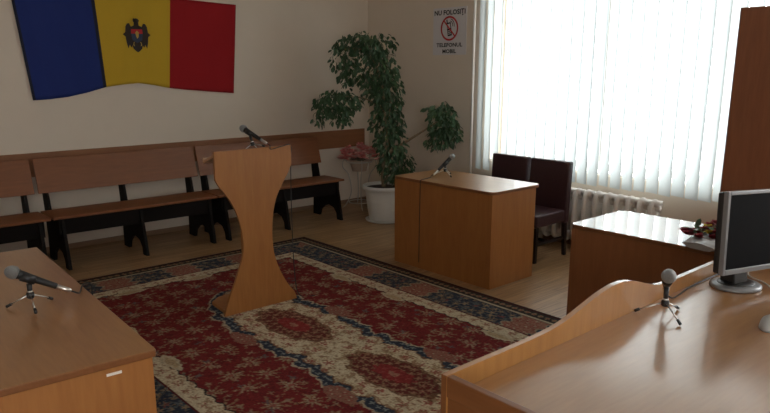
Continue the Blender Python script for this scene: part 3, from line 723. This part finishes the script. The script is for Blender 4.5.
def make_ficus():
    c0 = Vector((-5.515, 4.86, 0))
    r = thing('potted_ficus', 'tall leaning potted ficus in the corner behind the beech desk', 'plant', c0)
    rt = Vector((math.cos(math.radians(48.6)), math.sin(math.radians(48.6)), 0)); hd = Vector((-rt.y, rt.x, 0))
    potp = [(0.165, 0.018), (0.17, 0.02), (0.188, 0.12), (0.205, 0.25), (0.216, 0.345), (0.220, 0.352), (0.240, 0.355), (0.247, 0.362), (0.247, 0.392), (0.240, 0.400), (0.226, 0.398), (0.221, 0.36)]
    pp = potp[:5]; full = []
    for i, (a, z) in enumerate(potp): full.append((a, z))
    pot = MB().lathe(full + [(0.20, 0.345), (0.001, 0.340)], n=48).build('pot', M['pot'], r, smooth=True)
    for z, rr in ((0.14, 0.190), (0.23, 0.202), (0.31, 0.213)):
        MB().tube([(rr*math.cos(2*PI*i/40), rr*math.sin(2*PI*i/40), z) for i in range(41)], 0.004, 6).build('rib', M['pot'], pot, smooth=True)
    MB().lathe([(0.19, 0.0005), (0.205, 0.004), (0.218, 0.022), (0.212, 0.024), (0.19, 0.016), (0.001, 0.016)], n=40).build('saucer', M['pot'], r, smooth=True)
    MB().lathe([(0.218, 0.352), (0.215, 0.366), (0.12, 0.374), (0.001, 0.378)], n=32).build('soil', M['soil'], r)
    def L(u, v, w): return rt*u + hd*w + Vector((0, 0, v))
    trunk = [L(-0.01, 0.36, 0), L(-0.02, 0.6, 0.01), L(0.03, 0.9, 0), L(0.0, 1.2, -0.02), L(-0.03, 1.45, 0), L(-0.10, 1.68, 0.02), L(-0.24, 1.84, 0.0), L(-0.42, 1.84, -0.05)]
    MB().tube(bez(trunk, 5), [0.024 - 0.018*i/35 for i in range(36)], 10).build('trunk', M['bark'], r, smooth=True)
    MB().tube(bez([L(0.01, 0.40, 0.03), L(0.05, 0.7, 0.05), L(0.02, 1.0, 0.04), L(0.06, 1.3, 0.03), L(0.0, 1.6, 0.0)], 6), [0.015 - 0.01*i/24 for i in range(25)], 8).build('trunk', M['bark'], r, smooth=True)
    MB().tube(bez([L(-0.02, 1.22, 0), L(-0.2, 1.33, -0.03), L(-0.42, 1.36, -0.10)], 5), [0.011 - 0.007*i/10 for i in range(11)], 8).build('branch', M['bark'], r, smooth=True)
    MB().tube(bez([L(0.03, 0.74, 0), L(0.2, 0.86, -0.06), L(0.36, 0.97, -0.14), L(0.55, 1.10, -0.20)], 5), [0.019 - 0.011*i/15 for i in range(16)], 8).build('branch', M['bark'], r, smooth=True)
    rr = random.Random(5)
    def clump(ells, n, Ls=(0.048, 0.078)):
        m = MB(); tot = sum(e[3]*e[4]*e[5] for e in ells)
        for (u, v, w, a, b, c) in ells:
            for _ in range(int(n*(a*b*c)/tot)):
                while True:
                    q = (rr.uniform(-1, 1), rr.uniform(-1, 1), rr.uniform(-1, 1)); l = math.sqrt(sum(t*t for t in q))
                    if 0.15 < l < 1: break
                p = L(u+q[0]*a, v+q[1]*b, w+q[2]*c)
                g = p + c0
                if g.x < WX+0.09 or g.y > NY-0.09: continue
                d = rt*(q[0]*0.6+rr.uniform(-0.6, 0.6)) + hd*(q[2]*0.6+rr.uniform(-0.6, 0.6)) + Vector((0, 0, -0.75+rr.uniform(-0.5, 0.45)))
                nr = Vector((rr.uniform(-1, 1), rr.uniform(-1, 1), 1.0+rr.uniform(-0.6, 0.6)))
                Ln = rr.uniform(*Ls); leaf_quads(m, p, d, nr, Ln, Ln*0.55)
        m.build('foliage', M['leaf'], r)
    # crown arching to the left, trunk column, left spray, right spray
    clump([(-0.10, 1.86, 0, 0.22, 0.17, 0.20), (-0.27, 1.91, -0.03, 0.23, 0.13, 0.18), (-0.44, 1.77, -0.04, 0.15, 0.17, 0.15), (-0.34, 1.60, 0, 0.17, 0.17, 0.16), (-0.03, 1.62, 0, 0.18, 0.24, 0.18), (-0.14, 1.45, 0, 0.13, 0.16, 0.16)], 1000)
    clump([(0.02, 1.40, 0, 0.18, 0.26, 0.18), (0.02, 1.10, 0, 0.19, 0.24, 0.18), (0.07, 0.86, 0, 0.18, 0.22, 0.18), (0.12, 0.62, 0, 0.20, 0.20, 0.19), (0.18, 0.50, -0.05, 0.14, 0.12, 0.14)], 1080)
    clump([(-0.50, 1.30, -0.08, 0.25, 0.14, 0.18), (-0.68, 1.18, -0.10, 0.11, 0.13, 0.12), (-0.46, 1.16, -0.08, 0.12, 0.12, 0.12)], 430)
    clump([(0.60, 1.11, -0.18, 0.15, 0.21, 0.16), (0.70, 1.00, -0.19, 0.11, 0.15, 0.13), (0.56, 0.92, -0.18, 0.13, 0.12, 0.14), (0.52, 1.22, -0.17, 0.10, 0.07, 0.10)], 520)
make_ficus()

# ------------------------------------------------------------------ pink flowers on a wire stand
def make_flowerstand():
    c0 = Vector((-6.25, 5.10, 0))
    r = thing('plant_stand', 'pale wire plant stand holding pink flowers in the corner', 'plant stand', c0)
    MB().tube([(0.15*math.cos(2*PI*i/32), 0.15*math.sin(2*PI*i/32), 0.56) for i in range(33)], 0.006, 8).build('top_ring', M['wire'], r, smooth=True)
    MB().tube([(0.13*math.cos(2*PI*i/32), 0.13*math.sin(2*PI*i/32), 0.07) for i in range(33)], 0.005, 8).build('lower_ring', M['wire'], r, smooth=True)
    for k in range(4):
        a = PI/4 + k*PI/2 + 0.25; d = Vector((math.cos(a), math.sin(a), 0))
        MB().tube(bez([d*0.21+Vector((0, 0, 0.006)), d*0.16+Vector((0, 0, 0.05)), d*0.10+Vector((0, 0, 0.20)), d*0.13+Vector((0, 0, 0.40)), d*0.20+Vector((0, 0, 0.50)), d*0.19+Vector((0, 0, 0.58)), d*0.15+Vector((0, 0, 0.565))], 6), 0.006, 8).build('leg', M['wire'], r, smooth=True)
    p0 = c0 + Vector((0, 0, 0.568))
    g = thing('flower_pot', 'pot of pink flowers on the wire stand left of the ficus', 'flowers', p0)
    MB().lathe([(0.001, -0.12), (0.085, -0.12), (0.10, -0.06), (0.12, 0.0), (0.155, 0.002), (0.155, 0.012), (0.11, 0.012), (0.001, 0.004)], n=28).build('pot', M['terracotta'], g, smooth=True)
    rr = random.Random(9)
    rt = Vector((0.661, 0.75, 0)); hd = Vector((-0.75, 0.661, 0))
    lv = MB()
    for _ in range(26):
        a = rr.uniform(0, 2*PI); d = Vector((math.cos(a), math.sin(a), rr.uniform(-0.1, 0.8)))
        leaf_quads(lv, Vector((0, 0, 0.02)) + d*rr.uniform(0.0, 0.1), d, Vector((0, 0, 1)), 0.07, 0.03)
    lv.build('foliage', M['leaf'], g)
    for i in range(95):
        while True:
            u, v, w = rr.uniform(-1, 1), rr.uniform(-0.5, 1), rr.uniform(-1, 1)
            if u*u+v*v+w*w < 1: break
        c = rt*(u*0.27+0.0) + hd*w*0.14 + Vector((0, 0, 0.095 + 0.12*v - 0.05*abs(u)))
        gp = c + p0
        if gp.x < WX+0.05 or gp.y > NY-0.05: continue
        m = MB()
        for k in range(9):
            a = k*2.4; e = rr.uniform(0.1, 1.0); d = Vector((math.cos(a), math.sin(a), e))
            leaf_quads(m, c, d, Vector((0, 0, 1)), rr.uniform(0.036, 0.052), 0.038)
        m.build('flower', M['pink'] if rr.random() < 0.6 else M['pinkpale'], g)
make_flowerstand()

# ------------------------------------------------------------------ bouquet on the glossy desk
def make_bouquet():
    c0 = Vector((-1.395, 3.585, 0.7555))
    r = thing('bouquet', 'red and yellow bouquet in grey wrapping on the glossy desk', 'bouquet', c0)
    rr = random.Random(3)
    # wrap: open crumpled cone lying on the desk, mouth towards +x/+y
    ax = Vector((0.50, 0.36, 0)).normalized(); sd = Vector((-ax.y, ax.x, 0))
    ax = Vector((0.12, 1, 0)).normalized(); sd = Vector((1, -0.12, 0)).normalized()
    vs = []; fs = []; n = 22; k = 8
    for j in range(k+1):
        t = j/k; wd = 0.085 + 0.125*t; hh = 0.018 + 0.012*t
        for i in range(n):
            a = 2*PI*i/n
            rp = 1 + 0.10*math.sin(5*a+j)
            p = ax*(-0.235+0.40*t) + sd*(math.cos(a)*wd*rp) + Vector((0, 0, 0.002 + hh*(1+math.sin(a)*rp*0.9)))
            p.z = max(p.z, 0.001); vs.append(p)
    for j in range(k):
        for i in range(n): fs.append((j*n+i, j*n+(i+1) % n, (j+1)*n+(i+1) % n, (j+1)*n+i))
    fs.append(tuple(range(n)))
    MB().add(vs, fs).build('wrapping', M['cello'], r)
    lv = MB()
    for _ in range(70):
        p = ax*rr.uniform(-0.12, 0.20) + sd*rr.uniform(-0.15, 0.17) + Vector((0, 0, rr.uniform(0.035, 0.065)))
        leaf_quads(lv, p, Vector((rr.uniform(-1, 1), rr.uniform(-1, 1), rr.uniform(-0.2, 0.6))), Vector((0, 0, 1)), 0.065, 0.032)
    lv.build('foliage', M['leaf'], r)
    for i in range(48):
        p = ax*rr.uniform(-0.16, 0.22) + sd*rr.uniform(-0.19, 0.18) + Vector((0, 0, rr.uniform(0.038, 0.052)))
        m = MB(); R_ = rr.uniform(0.030, 0.042)
        for q in range(14):
            a = q*2.4; e = 0.2 + q*0.09; d = Vector((math.cos(a), math.sin(a), e)); leaf_quads(m, p, d, Vector((0, 0, 1)), R_, R_*0.9)
        m.build('flower', M['redf'] if i % 3 else M['yellowf'], r)
make_bouquet()

# ------------------------------------------------------------------ light
w = bpy.data.worlds.new('overcast sky'); SC.world = w; w.use_nodes = True
bg = w.node_tree.nodes['Background']; bg.inputs[0].default_value = (0.98, 1.0, 1.0, 1); bg.inputs[1].default_value = 6.0
for W in (W1, FILL_W2, FILL_W3):
    ld = bpy.data.lights.new('window portal', 'AREA'); ld.shape = 'RECTANGLE'; ld.size = W[1]-W[0]; ld.size_y = W[3]-W[2]
    ld.cycles.is_portal = True
    lo = bpy.data.objects.new('window_portal', ld); COL.objects.link(lo)
    if W is not FILL_W3: lo.location = ((W[0]+W[1])/2, NY+0.30, (W[2]+W[3])/2); lo.rotation_euler = (-PI/2, 0, 0)
    else: lo.location = (XR+0.30, (W[0]+W[1])/2, (W[2]+W[3])/2); lo.rotation_euler = (PI/2, 0, PI/2)

# ------------------------------------------------------------------ camera
cam = bpy.data.cameras.new('camera'); co = bpy.data.objects.new('camera', cam); COL.objects.link(co)
co.location = (0, 0, 1.65)
co.rotation_euler = (PI/2 - math.atan2(225-68, 676), 0, math.radians(48.6))
cam.sensor_width = 36; cam.lens = 676/770*36; cam.shift_y = (225-206.5)/770
cam.clip_start = 0.02; cam.clip_end = 200
SC.camera = co
SC.view_settings.view_transform = 'Standard'; SC.view_settings.look = 'None'; SC.view_settings.gamma = 1; SC.view_settings.use_curve_mapping = False
SC.view_settings.exposure = 0.55
SC.cycles.max_bounces = 12; SC.cycles.diffuse_bounces = 8; SC.cycles.transparent_max_bounces = 12
SC.cycles.use_denoising = True
SC.cycles.sample_clamp_indirect = 10
